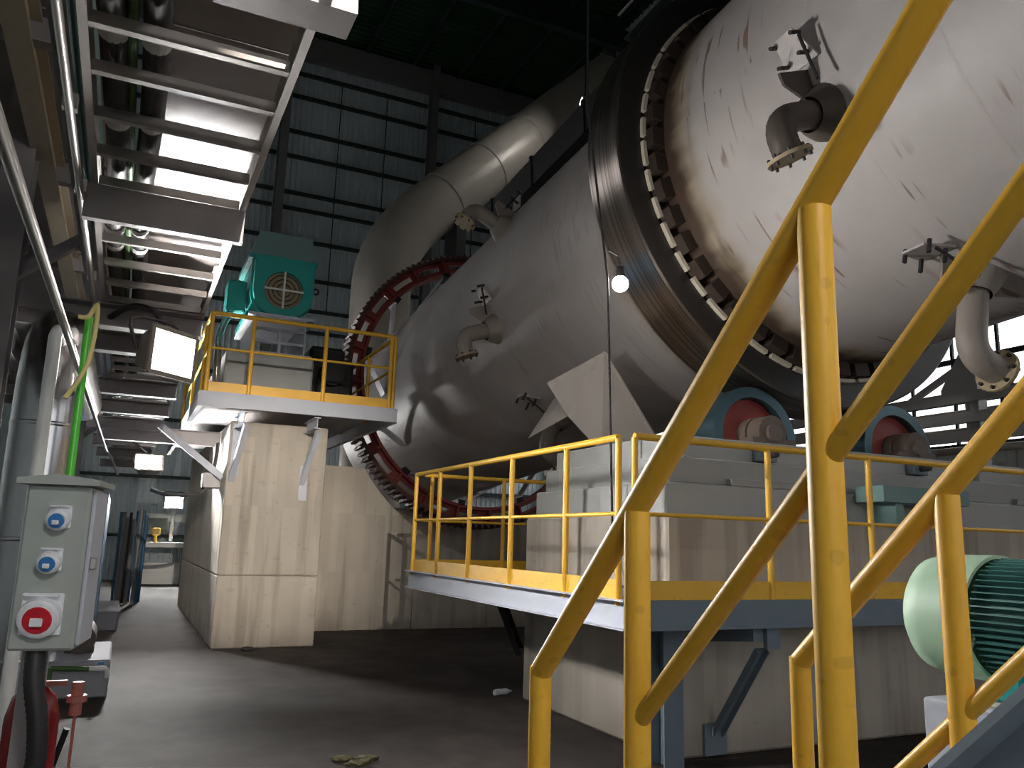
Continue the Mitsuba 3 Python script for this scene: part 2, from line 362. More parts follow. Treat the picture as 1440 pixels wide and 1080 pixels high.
# girth gear
GS = 9.5
NT = 132
tp = []
for i in range(NT):
    a = i / NT * 2 * math.pi; da = 2 * math.pi / NT
    for fa, r in ((-0.28, 2.985), (-0.13, 3.045), (0.13, 3.045), (0.28, 2.985)): tp.append((r * math.cos(a + fa * da), r * math.sin(a + fa * da)))
gg = part(drum, "girth_gear", prism(sg.Polygon(tp, [[(2.93 * math.cos(t), 2.93 * math.sin(t)) for t in np.linspace(0, 2 * math.pi, 120)[:-1]]]), AXO + AXD * GS, V(-1, 0, 0), AXU, 0.5), "gear_teeth", label="dark toothed rim of the girth gear")
outer = [(2.935 * math.cos(t), 2.935 * math.sin(t)) for t in np.linspace(0, 2 * math.pi, 181)[:-1]]
holes = [[(2.62 * math.cos(t), 2.62 * math.sin(t)) for t in np.linspace(0, 2 * math.pi, 121)[:-1]]]
for i in range(24):
    a = (i + 0.3) / 24 * 2 * math.pi
    q = [(r * math.cos(t), r * math.sin(t)) for r, t in [(2.745, a - 0.085), (2.745, a), (2.745, a + 0.085), (2.855, a + 0.085), (2.855, a), (2.855, a - 0.085)]]
    holes.append(q)
part(gg, "web", prism(sg.Polygon(outer, holes), AXO + AXD * (GS + 0.16), V(-1, 0, 0), AXU, 0.07), "red_gear", label="red web with oblong windows")
part(gg, "rim_flange", lathe([(2.62, 0.02), (2.68, 0.02), (2.68, 0.40), (2.62, 0.40)], AXO + AXD * GS, AXD, 140, closed=True), "red_gear")
for i in range(24):
    a = (i + 0.8) / 24 * 2 * math.pi
    d = -math.cos(a) * V(1, 0, 0) + math.sin(a) * AXU; t = np.cross(AXD, d)
    part(gg, "rib", prism([(2.66, 0.02), (2.94, 0.02), (2.94, 0.17), (2.66, 0.17)], AXO + AXD * GS - t * 0.02, d, AXD, 0.04) if True else None, "red_gear")
for i in range(12):
    a = (i + 0.35) / 12 * 2 * math.pi
    p0 = AXO + AXD * (GS + 0.2) + 2.60 * (-math.cos(a) * V(1, 0, 0) + math.sin(a) * AXU)
    b = a - 0.36
    p1 = AXO + AXD * (GS + 0.2) + (RS + 0.03) * (-math.cos(b) * V(1, 0, 0) + math.sin(b) * AXU)
    part(drum, "spring_plate", beam(p0, p1, 0.3, 0.025, up=AXD, kind="B"), "white_plastic", label="pale spring plate joining the gear to the shell")
    nb = unit(p0 - AXO - AXD * ((p0 - AXO) @ AXD))
    part(drum, "gear_lug", trimesh.util.concatenate([beam(p0 - nb * 0.02 - AXD * 0.22, p0 - nb * 0.02 + AXD * 0.22, 0.10, 0.16, up=nb, kind="B")]), "dark_steel")
# nozzles
def nozzle(s, phi, L=0.50, paint="nozzle_paint"):
    base, d = ring_pt(s, phi, RS - 0.03), ring_dir(phi)
    t = -math.sin(phi) * V(-1, 0, 0) - math.cos(phi) * AXU      # along the turn
    k = part(drum, "nozzle", tube([base, base + d * (L - 0.12)] + arc_pts(base + d * (L - 0.12), base + d * (L + 0.10), base + d * (L + 0.10) + t * 0.20, 7)[1:] + [base + d * (L + 0.10) + t * 0.30], 0.115, 22), paint, smooth=50, label="bent pipe nozzle on the drum")
    e = base + d * (L + 0.10) + t * 0.30
    part(k, "base_cone", lathe([(0.24, 0.0), (0.20, 0.10), (0.14, 0.2)], base, d, 28), paint, smooth=50)
    part(k, "flange", lathe([(0.115, -0.03), (0.18, -0.03), (0.18, 0.0), (0.0, 0.0)], e + t * 0.03, t, 28), "flange_rust", label="bolted flange")
    u, w, _ = frame_of(t)
    for i in range(8):
        a = i / 8 * 2 * math.pi
        part(k, "bolt", cyl(e - t * 0.03 + (u * math.cos(a) + w * math.sin(a)) * 0.152, e + t * 0.06 + (u * math.cos(a) + w * math.sin(a)) * 0.152, 0.014, 6), "dark_steel")
    sv = AXD
    g = prism([(0, 0), (0.40, 0.0), (0.10, 0.34), (0, 0.34)], base - t * 0.38 - sv * 0.012, t, d, 0.024)
    part(k, "gusset_plate", g, paint)
    part(k, "bracket_plate", prism([(-0.16, 0), (0.16, 0), (0.10, 0.30), (-0.10, 0.30)], base - t * 0.42 + d * 0.02, sv, -t + d * 0.35, 0.02), "shell_paint")
    for q in (-0.11, 0.11):
        for h in (0.06, 0.24):
            part(k, "stud", cyl(base - t * (0.42 + h) + d * 0.05 + sv * q, base - t * (0.42 + h) + d * 0.17 + sv * q, 0.018, 8), "dark_steel")
    part(k, "stay_rod", tube([base - t * 0.62 + d * 0.12 - sv * 0.14, base - t * 0.2 + d * 0.2 - sv * 0.2], 0.014, 8), "dark_steel")
for s0, a, L, paint in ((-2.02, 22, 0.50, "nozzle_soot"), (-2.15, 73, 0.66, "nozzle_paint"), (-1.9, -22, 0.5, "nozzle_soot"), (-2.0, -70, 0.5, "nozzle_paint"),
                       (4.3, 17.5, 0.50, "nozzle_paint"), (4.3, 62, 0.50, "nozzle_paint"), (4.3, -28, 0.50, "nozzle_paint"), (4.3, -75, 0.5, "nozzle_paint")):
    nozzle(s0, math.radians(a), L, paint)
# ------------------------------------------------------------------ rollers on their base
for i, (x, lab) in enumerate(((5.72, "left support roller with red brown web beneath the black ring"), (7.78, "right support roller with blue rim beneath the black ring"))):
    z = 2.655
    k = thing("support_roller", lab, "support roller", "rollers under the riding ring")
    o = V(x, 6.35, z); d = AXD
    part(k, "rim", lathe([(0.42, 0), (0.53, 0.0), (0.535, 0.01), (0.535, 0.79), (0.53, 0.8), (0.42, 0.8)], o, d, 64, closed=True), "blue_steel", smooth=40, label="blue grey steel rim")
    part(k, "web", lathe([(0.43, 0.10), (0.14, 0.06), (0.14, 0.74), (0.43, 0.70)], o, d, 48), "red_gear", smooth=30, label="red brown web")
    part(k, "hub", lathe([(0.0, -0.05), (0.19, -0.05), (0.2, -0.03), (0.2, 0.1)], o, d, 32), "bearing_brown", smooth=30)
    part(k, "shaft", cyl(o - d * 0.28, o + d * 1.2, 0.09, 24), "bearing_brown", smooth=40)
    for s, e in ((-0.24, -0.06), (0.88, 1.1)):
        a, b = o + d * s, o + d * e
        hp = sg.Point(0, 0).buffer(0.175, 24).union(sg.box(-0.26, -0.185, 0.28, -0.05))
        part(k, "bearing_housing", prism(hp, a, (1, 0, 0), (0, 0, 1), -(s - e) * -1.0), "bearing_brown", label="brown bearing housing")
k = thing("roller_base", "long grey steel base frame under both rollers on the pier", "base frame")
part(k, "bed_box", bx(3.88, 9.66, 5.36, 7.62, 1.80, 2.06, 0.012), "base_grey_paint")
for z0, z1, e in ((2.06, 2.28, 0.0), (2.28, 2.47, 0.08)):
    part(k, "front_beam", bx(3.95 + e, 9.55 - e, 5.42 + e, 6.24, z0, z1, 0.012), "base_grey_paint")
    part(k, "rear_beam", bx(3.95 + e, 9.55 - e, 7.24, 7.55 - e, z0, z1, 0.012), "base_grey_paint")
    part(k, "end_beam", bx(3.95 + e, 4.6, 6.25, 7.23, z0, z1, 0.008), "base_grey_paint")
    part(k, "end_beam", bx(8.9, 9.55 - e, 6.25, 7.23, z0, z1, 0.008), "base_grey_paint")
for x in (4.9, 8.6): part(k, "foot_plate", bx(x - 0.35, x + 0.35, 5.36, 5.46, 2.06, 2.12, 0.006), "base_grey_paint")
for x in (5.0, 6.9, 8.75):
    part(k, "jack_bracket", bx(x - 0.10, x + 0.10, 5.40, 5.5, 2.29, 2.41, 0.008), "blue_grey_paint")
    part(k, "jack_screw", cyl((x, 5.30, 2.35), (x, 5.44, 2.35), 0.03, 10), "dark_steel")
for x in (4.12, 5.72, 7.78, 9.1): part(k, "stiffener", bx(x - 0.012, x + 0.012, 5.42, 5.5, 2.28, 2.47), "base_grey_paint")
single("cooling_trough", "grey green water trough on the pier in front of the right roller", "trough", cat([bx(5.9, 7.0, 5.0, 5.3, 1.98, 2.02), bx(5.9, 7.0, 5.0, 5.02, 1.98, 2.12), bx(5.9, 7.0, 5.28, 5.3, 1.98, 2.12), bx(5.9, 5.92, 5.0, 5.3, 1.98, 2.12), bx(6.98, 7.0, 5.0, 5.3, 1.98, 2.12), bx(6.1, 6.2, 5.05, 5.29, 1.8, 1.98), bx(6.7, 6.8, 5.05, 5.29, 1.8, 1.98)]), "dull_teal_paint")
# pale sheet-metal chute under the drum behind the railing
k = thing("discharge_hood", "pale tent shaped sheet hood beneath the drum beside the black ring", "hood")
hv = V(4.93, 8.0, 3.78), V(5.85, 8.0, 2.55), V(4.36, 8.35, 3.40), V(4.62, 8.3, 3.02), V(5.0, 8.15, 2.60), V(4.93, 8.9, 3.60), V(5.85, 8.9, 2.3), V(4.40, 8.9, 2.8)
part(k, "front_sheet", trimesh.Trimesh([hv[0], hv[1], hv[4], hv[3], hv[2]], [[0, 4, 3], [0, 3, 2], [0, 2, 1]], process=False), "hood_paint")
part(k, "side_sheet", trimesh.Trimesh([hv[0], hv[2], hv[3], hv[7], hv[5]], [[0, 4, 3], [0, 3, 2], [0, 2, 1]], process=False), "hood_paint")
part(k, "back_sheet", trimesh.Trimesh([hv[0], hv[1], hv[6], hv[5]], [[0, 1, 2], [0, 2, 3]], process=False), "hood_paint")
part(k, "edge_bar", tube([hv[0], hv[1]], 0.022, 8), "hood_paint")

# ------------------------------------------------------------------ railings and platforms
def railing(key, runs, h=1.08, hm=0.56, toe=0.125, r=0.024):
    """runs: (base start, base end, fractions where posts stand)"""
    for p0, p1, posts in runs:
        p0, p1 = np.asarray(p0, float), np.asarray(p1, float); up = V(0, 0, 1)
        part(key, "top_rail", tube([p0 + up * h, p1 + up * h], r, 14), "yellow_paint", smooth=50)
        part(key, "mid_rail", tube([p0 + up * hm, p1 + up * hm], r * 0.62, 10), "yellow_paint", smooth=50)
        for t in posts: 
            q = p0 + (p1 - p0) * t
            part(key, "post", tube([q - up * 0.04, q + up * (h - 0.01)], r, 14), "yellow_paint", smooth=50)
        if toe: part(key, "toe_board", beam(p0 + up * toe / 2, p1 + up * toe / 2, toe, 0.006, kind="B"), "yellow_paint")
DX, DY, DZ = 3.03, 4.60, 1.20
k = thing("work_platform", "pale steel walkway around the pier with blue grey edge channel", "platform")
for x0, x1, y0, y1 in ((DX, 3.82, DY, 9.06), (3.82, 10.3, DY, 5.26), (3.82, 10.3, 7.72, 9.06), (9.75, 10.3, 5.26, 7.72)):
    part(k, "deck_plate", bx(x0, x1, y0, y1, DZ - 0.012, DZ - 0.001), "grey_steel")
part(k, "edge_channel", beam((DX - 0.03, DY - 0.035, DZ - 0.095), (DX - 0.03, 9.1, DZ - 0.095), 0.19, 0.065, kind="C", tf=0.01, tw=0.008, up=(0, 0, -1)), "pale_steel", label="pale blue grey edge channel")
part(k, "edge_channel", beam((DX - 0.06, DY - 0.035, DZ - 0.095), (10.3, DY - 0.035, DZ - 0.095), 0.19, 0.065, kind="C", tf=0.01, tw=0.008, up=(0, 0, -1)), "blue_grey_paint", label="blue grey edge channel")
part(k, "edge_channel", beam((DX, 9.1, DZ - 0.095), (10.3, 9.1, DZ - 0.095), 0.19, 0.065, kind="C"), "pale_steel")
for y in (5.6, 6.7, 7.9): part(k, "joist", beam((DX, y, DZ - 0.075), (3.82, y, DZ - 0.075), 0.12, 0.06, kind="C"), "dark_steel")
def bracket(x):
    part(k, "bracket_arm", prism([(0, 0), (0.62, 0), (0.62, -0.10), (0, -0.17)][::-1], (x - 0.05, 5.26, DZ - 0.19), (0, -1, 0), (0, 0, 1), 0.10), "blue_grey_paint")
    part(k, "bracket_end_plate", bx(x - 0.06, x + 0.06, 4.60, 4.64, DZ - 0.34, DZ - 0.19), "blue_grey_paint")
    part(k, "bracket_brace", beam((x - 0.02, 4.70, DZ - 0.36), (x - 0.02, 5.22, 0.16), 0.10, 0.05, tf=0.007, tw=0.007, up=(1, 0, 0), kind="C"), "blue_grey_paint")
    part(k, "brace_foot", bx(x - 0.12, x + 0.08, 5.22, 5.26, 0.02, 0.24), "blue_grey_paint")
for x in (4.25, 7.2): bracket(x)
for y in (7.4,): part(k, "side_brace", beam((3.4, y, DZ - 0.2), (3.82, y + 0.4, 0.45), 0.1, 0.06, kind="C"), "dark_steel")
part(k, "corner_column", beam((3.73, 5.16, 0), (3.73, 5.16, DZ - 0.19), 0.18, 0.17, 0.012, 0.01, up=(0, 1, 0)), "blue_grey_paint", label="blue grey steel column at the pier corner")
part(k, "column_cap", bx(3.62, 3.84, 5.05, 5.26, DZ - 0.205, DZ - 0.19), "blue_grey_paint")
k = thing("guard_railing", "yellow guard railing around the low platform beneath the drum", "railing")
railing(k, [((DX, DY + 0.12, DZ), (DX, 9.0, DZ), [(y - DY - 0.12) / (9.0 - DY - 0.12) for y in (5.45, 6.42, 7.36, 8.22, 9.0)] + [0.0]),
            ((DX + 0.05, DY, DZ), (10.2, DY, DZ), [0.0, (4.2 - DX) / 7.15, (5.23 - DX) / 7.15, (6.2 - DX) / 7.15, (7.3 - DX) / 7.15, (8.4 - DX) / 7.15, (9.5 - DX) / 7.15]),
            ((DX + 0.10, 9.0, DZ), (6.2, 9.0, DZ), [0.03, 0.33, 0.66, 1.0])])

# high motor platform
k = thing("motor_platform", "high pale steel platform bracketed on the concrete pillar", "platform")
PZ, PY = 3.40, 11.36
part(k, "deck_plate", bx(0.80, 3.42, PY, 19.4, PZ - 0.012, PZ), "grey_steel")
part(k, "edge_channel", beam((0.74, PY - 0.03, PZ - 0.1), (3.45, PY - 0.03, PZ - 0.1), 0.2, 0.07, kind="C", up=(0, 0, -1)), "pale_steel")
part(k, "edge_channel", beam((3.45, PY, PZ - 0.1), (3.45, 19.4, PZ - 0.1), 0.2, 0.07, kind="C"), "pale_steel")
part(k, "edge_channel", beam((0.77, PY, PZ - 0.1), (0.77, 19.4, PZ - 0.1), 0.2, 0.07, kind="C"), "pale_steel")
for x in (1.35, 2.34):
    part(k, "bracket_beam", beam((x, PY + 0.05, PZ - 0.29), (x, 12.14, PZ - 0.29), 0.16, 0.09), "pale_steel")
    part(k, "bracket_brace", beam((x + 0.05, PY + 0.15, PZ - 0.38), (x - 0.02, 12.15, 2.3), 0.09, 0.07, kind="L"), "pale_steel")
part(k, "side_beam", beam((-0.4, 13.4, PZ - 0.42), (1.26, 13.4, PZ - 0.42), 0.22, 0.14), "grey_steel")
part(k, "side_brace", beam((0.35, 12.6, 3.05), (1.26, 12.6, 2.35), 0.10, 0.08, kind="L"), "pale_steel")
k = thing("guard_railing", "yellow guard railing of the high platform beneath the teal motor", "railing")
railing(k, [((0.82, PY, PZ), (3.36, PY, PZ), [0.0, 0.215, 0.61, 0.99]), ((3.40, PY + 0.04, PZ), (3.40, 16.2, PZ), [0.0, 0.3, 0.65, 1.0]), ((0.82, PY + 0.04, PZ), (0.82, 16.2, PZ), [0.15, 0.55, 1.0])], r=0.03, toe=0.14, hm=0.6)
# motor, its block and stand
single("motor_block", "pale grey concrete block under the teal motor", "concrete block", bx(1.12, 2.40, 12.3, 15.6, PZ, 4.22, 0.03), "base_grey_paint")
k = thing("motor_stand", "pale steel frame holding the teal motor above its block", "motor stand")
for x0, x1 in ((1.46, 1.56), (2.2, 2.3)):
    part(k, "side_plate", bx(x0 + 0.04, x1 - 0.04, 12.4, 14.2, 4.22, 4.80), "pale_steel")
part(k, "top_plate", bx(1.40, 2.36, 12.35, 14.25, 4.80, 4.84), "pale_steel")
part(k, "base_plate", bx(1.40, 2.36, 12.35, 14.25, 4.22, 4.25), "pale_steel")
for z in (4.42, 4.62): part(k, "cross_bar", bx(1.5, 2.26, 12.42, 12.46, z - 0.02, z + 0.02), "pale_steel")
part(k, "upright_bar", bx(1.86, 1.9, 12.42, 12.46, 4.25, 4.62), "pale_steel")
k = thing("drive_motor", "large bright teal motor with round fan grille behind the high railing", "motor")
U = sg.box(-0.47, 0.0, 0.47, 0.52).union(sg.Point(0, 0).buffer(0.47, 32))
part(k, "body", prism(U, (1.91, 14.1, 5.31), (1, 0, 0), (0, 0, 1), 1.3), "teal_paint")
part(k, "end_shield", prism(U.buffer(0.02), (1.91, 12.85, 5.31), (1, 0, 0), (0, 0, 1), 0.08), "teal_paint")
cw = part(k, "fan_cowl", prism(U.buffer(-0.01).difference(sg.Point(0, 0.0).buffer(0.30, 32)), (1.91, 12.8, 5.31), (1, 0, 0), (0, 0, 1), 0.2), "teal_paint")
part(cw, "fan_grille", lathe([(0.0, 0.12), (0.31, 0.12)], (1.91, 12.6, 5.31), (0, 1, 0), 32), "flange_rust", label="dusty brown fan grille")
part(cw, "grille_bar", bx(1.61, 2.21, 12.585, 12.61, 5.295, 5.325), "white_pipe")
part(cw, "grille_bar", bx(1.895, 1.925, 12.585, 12.61, 5.01, 5.61), "white_pipe")
for r in (0.1, 0.17, 0.24): part(cw, "grille_ring", lathe([(r, 0), (r + 0.012, 0.01), (r, 0.02)], (1.91, 12.6, 5.31), (0, 1, 0), 32), "dark_steel")
part(k, "cooler_box", prism([(-0.52, 0), (0.50, 0), (0.42, 0.42), (-0.40, 0.42)], (1.90, 14.0, 5.86), (1, 0, 0), (0, 0, 1), 1.25), "dull_teal_paint", label="dusty grey green cooler box on top")
part(k, "cooler_lip", bx(1.36, 2.42, 12.7, 14.05, 5.80, 5.87), "teal_paint")
part(k, "terminal_box", bx(1.12, 1.40, 13.0, 13.5, 4.98, 5.48, 0.02), "teal_paint")
part(k, "lifting_eye", lathe([(0.04, -0.01), (0.06, 0), (0.04, 0.01), (0.03, 0)], (2.46, 12.9, 5.45), (0, 1, 0), 14, closed=True), "dark_steel")
for s in (1.5, 2.3): part(k, "foot", bx(s - 0.12, s + 0.12, 12.7, 14.0, 4.84, 4.92), "teal_paint")
for i, (x, zz) in enumerate(((0.98, 4.9), (1.04, 4.95))):
    single("motor_cable", ("outer grey cable hanging from the terminal box of the teal motor", "inner grey cable hanging from the terminal box of the teal motor")[i], "cable", tube(spline([(x + 0.18, 13.2, 4.97), (x + 0.06, 13.0, 4.6), (x, 12.4, 4.2), (x, 12.1, 3.42)]), 0.025, 8), "galvanized", True)
single("reducer_gearbox", "dark gearbox behind the teal motor beside the red gear", "gearbox", cat([bx(2.5, 3.3, 13.4, 15.6, PZ, 4.5, 0.06), bx(2.6, 3.2, 13.7, 15.3, 4.5, 4.75, 0.05), cyl((2.9, 13.2, 4.2), (2.9, 15.8, 4.2), 0.2)]), "dark_steel")
# ------------------------------------------------------------------ duct, crane girder
k = thing("exhaust_duct", "thick grey exhaust duct sloping up beneath the dark roof", "duct")
dp = [V(6.04, 22.0, 0.0), V(6.04, 22.0, 8.50), V(6.04, 22.0, 9.96), V(7.33, 22.0, 11.22), V(11.82, 22.0, 15.60), V(13.72, 22.0, 17.45)]
path = [dp[0]] + arc_pts(dp[1], dp[2], dp[3], 8) + [dp[4], dp[5]]
part(k, "pipe", tube(path, 0.855, 40), "duct_paint", smooth=60)
for t in (0.12, 0.42, 0.72):
    c = dp[3] + (dp[4] - dp[3]) * t; d = unit(dp[4] - dp[3])
    part(k, "joint_band", lathe([(0.855, -0.06), (0.88, -0.05), (0.88, 0.05), (0.855, 0.06)], c, d, 40), "duct_paint", smooth=30)
part(k, "support_saddle", bx(8.1, 8.4, 21.5, 22.5, 9.7, 11.2), "dark_steel")
k = thing("crane_girder", "dark steel crane girder running beneath the roof over the drum", "girder")
part(k, "beam_web", beam((6.2, -3, 9.25), (6.2, 9.3, 8.725), 0.6, 0.3, 0.03, 0.02), "roof_steel")
part(k, "walkway", bx(6.5, 7.6, -3, 9.3, 9.0, 9.06), "roof_steel")
part(k, "handrail", tube([(5.95, -3, 9.9), (5.95, 9.3, 9.37)], 0.02, 8), "grey_steel")
k = thing("side_duct", "dark square duct running above the drum towards the far wall", "duct")
part(k, "casing", beam((5.75, 8.6, 7.78), (5.75, 13, 7.40), 0.5, 0.5, kind="B"), "dark_steel")
for y in (9.5, 11.2, 12.8): part(k, "stiffener", beam((5.75, y, 7.70 - (y - 9.5) * 0.0857), (5.75, y + 0.06, 7.695 - (y - 9.5) * 0.0857), 0.56, 0.56, kind="B"), "dark_steel")
part(k, "hanger", cyl((5.95, 9.1, 7.9), (6.1, 9.1, 8.7), 0.03, 8), "dark_steel")
part(k, "hanger", cyl((5.95, 8.7, 7.9), (6.1, 8.7, 8.7), 0.03, 8), "dark_steel")

# ------------------------------------------------------------------ stair at the right of the camera
def sline(y): return 1.284 + (1.63 - y) * 0.935           # top of the near handrail over y
k = thing("steel_stair", "blue grey steel stair climbing past the camera between yellow handrails", "stair")
for x in (0.87, 1.43):
    y0, y1 = 2.05, -1.6
    part(k, "stringer", beam((x, y0, sline(y0) - 1.005), (x, y1, sline(y1) - 1.005), 0.22, 0.06, kind="C", tf=0.01, tw=0.008, up=(0, 0.68, 0.73)), "stair_paint")
for i in range(16):
    y = 1.98 - 0.225 * i
    part(k, "tread", bx(0.91, 1.39, y - 0.12, y + 0.12, sline(y) - 0.995, sline(y) - 0.995, 0.004), "grey_steel")
def handrail(label, x, ys, posts, midspan, z0=0.0, dm=0.375):
    k = thing("stair_handrail", label, "handrail", None)
    zl = lambda y: sline(y) + z0
    part(k, "top_rail", tube([(x, ys[0], zl(ys[0]) - 0.0), (x, ys[1], zl(ys[1]))], 0.024, 20), "yellow_paint", smooth=50)
    part(k, "newel_post", tube([(x, ys[0], zl(ys[0]) + 0.012), (x, ys[0], zl(ys[0]) - 0.84)], 0.024, 20), "yellow_paint", smooth=50)
    for y in posts: part(k, "post", tube([(x, y, zl(y) - 0.01), (x, y, zl(y) - 0.85)], 0.024, 20), "yellow_paint", smooth=50)
    part(k, "mid_rail", tube([(x, midspan[0], zl(midspan[0]) - dm), (x, midspan[1], zl(midspan[1]) - dm)], 0.0165, 16), "yellow_paint", smooth=50)
handrail("near yellow stair handrail crossing in front of the drum", 0.85, (1.63, -1.5), (1.262, 0.812, -0.1, -1.0), (1.27, -1.5))
handrail("far yellow stair handrail in front of the green motor", 1.45, (1.487, -1.5), (1.083, 0.3, -0.6), (1.487, -1.5), -0.115, 0.42)

# ------------------------------------------------------------------ green motor beside the stair
k = thing("pump_motor", "finned green motor with pale green fan cowl behind the stair", "motor")
MX, MZ, MR = 2.56, 1.36, 0.178
part(k, "body", cyl((MX, 1.00, MZ), (MX, 1.74, MZ), MR - 0.02, 40), "motor_teal", smooth=50)
for i in range(54):
    a = i / 54 * 2 * math.pi
    if 4.2 < (a % (2 * math.pi)) < 5.2: continue
    d = V(math.cos(a), 0, math.sin(a)); c = V(MX, 0, MZ)
    part(k, "cooling_fin", beam(c + d * (MR - 0.008) + V(0, 1.05, 0), c + d * (MR - 0.008) + V(0, 1.725, 0), 0.036, 0.0045, up=d, kind="B"), "motor_teal")
part(k, "fan_cowl", lathe([(0.186, 1.74), (0.197, 1.74), (0.197, 1.90), (0.186, 1.96), (0.155, 1.99), (0.06, 2.0), (0.0, 2.0)], (MX, 0, MZ), (0, 1, 0), 48), "cowl_green", smooth=40, label="pale green fan cowl")
part(k, "end_bell", lathe([(0.0, 0.92), (0.1, 0.92), (0.18, 0.97), (0.185, 1.02), (0.16, 1.04)], (MX, 0, MZ), (0, 1, 0), 40), "motor_teal", smooth=40)
part(k, "shaft", cyl((MX, 0.8, MZ), (MX, 0.95, MZ), 0.03, 16), "galvanized")
for y in (1.62, 1.15): part(k, "foot", bx(MX - 0.2, MX + 0.2, y - 0.05, y + 0.05, MZ - 0.225, MZ - 0.15, 0.01), "teal_paint")
part(k, "terminal_box", bx(MX - 0.1, MX + 0.1, 1.2, 1.42, MZ + 0.15, MZ + 0.27, 0.01), "motor_teal")
for y in (1.62, 1.15): part(k, "foot_bolt", cyl((MX - 0.17, y, MZ - 0.23), (MX - 0.17, y, MZ - 0.12), 0.012, 8), "dark_steel")
k = thing("motor_pedestal", "pale blue grey steel pedestal under the finned green motor", "pedestal")
part(k, "cabinet", bx(2.36, 2.83, 0.8, 1.90, 0, MZ - 0.25, 0.008), "pale_steel")
part(k, "top_plate", bx(2.40, 2.80, 0.85, 1.76, MZ - 0.25, MZ - 0.225, 0.004), "pale_block")

# ------------------------------------------------------------------ cable tray over the aisle
TZ = 3.22
k = thing("cable_ladder", "long galvanised cable ladder running overhead along the aisle", "cable ladder")
part(k, "side_rail", beam((-0.285, 1.2, TZ), (-0.285, 24, TZ), 0.11, 0.03, kind="C", tf=0.006, tw=0.006), "galvanized")
part(k, "side_rail", beam((0.385, 1.2, TZ), (0.385, 24, TZ), 0.11, 0.03, kind="C", tf=0.006, tw=0.006, up=(0, 0, -1)), "galvanized")
ys = [1.75, 2.1, 2.42, 2.75, 3.06, 3.42, 3.78, 4.14]
y = 4.98
while y < 24: ys.append(y); y += 0.46
for y in ys: part(k, "rung", beam((-0.27, y, TZ - 0.025), (0.37, y, TZ - 0.025), 0.032, 0.045, kind="C", tf=0.005, tw=0.005, up=(0, 1, 0)), "galvanized")
for y0, y1 in ((1.2, 2.95), (2.97, 4.72), (4.74, 6.6), (6.62, 9.0), (9.02, 12.0), (12.02, 15), (15.02, 18), (18.02, 21), (21.02, 24)):
    part(k, "cover_plate", bx(-0.06, 0.40, y0, y1, TZ + 0.16, TZ + 0.166), "tray_cover")
for y in (1.2, 4.12, 6.4, 7.3, 9.6, 11.2, 13.0, 15.5, 18.0, 21.0):
    big = y in (4.12,)
    single("tray_crossbeam", {1.2: "steel crossbeam under the near end of the cable ladder", 4.12: "wide brown grey channel crossing under the cable ladder"}.get(y, "grey steel crossbeam under the far run of the cable ladder"), "steel beam",
           beam((-0.32 if big else -0.6, y, TZ - 0.145), (0.40, y, TZ - 0.145), 0.17, 0.05 if big else 0.14, kind="C" if not big else "B", up=(0, 0, 1)), "grey_steel", group="crossbeams of the far cable ladder" if y > 4.4 else None)
single("tray_crossbeam", "pale steel channel across the cable ladder at the top edge", "steel beam", beam((0.08, 2.22, TZ - 0.10), (0.47, 2.22, TZ - 0.10), 0.10, 0.14, kind="B"), "grey_steel")
for i, (x, r) in enumerate(((-0.205, 0.052), (-0.075, 0.048))):
    pts = [(x + 0.012 * math.sin(q * 2.1 + i), q, TZ + 0.055 + 0.012 * math.sin(q * 5 + i)) for q in np.arange(1.0, 24, 0.25)]
    kk = thing("power_cable", ("thick black cable nearest the left rail of the cable ladder", "second thick black cable on the cable ladder")[i], "cable")
    part(kk, "sheath", tube(pts, r, 12), "black_rubber", True)
    for q in (2.9, 3.55, 4.95, 5.3): part(kk, "tie", lathe([(r + 0.003, -0.04), (r + 0.006, 0), (r + 0.003, 0.04)], (x + 0.012 * math.sin(q * 2.1 + i), q, TZ + 0.055 + 0.012 * math.sin(q * 5 + i)), (0, 1, 0), 14), "white_pipe", label="pale cable sleeve")
single("green_cable", "dull green cable lying between the black cables on the ladder", "cable", tube([(-0.145, 1.0, TZ + 0.045), (-0.14, 24, TZ + 0.045)], 0.018, 8), "dark_green_pipe", True)

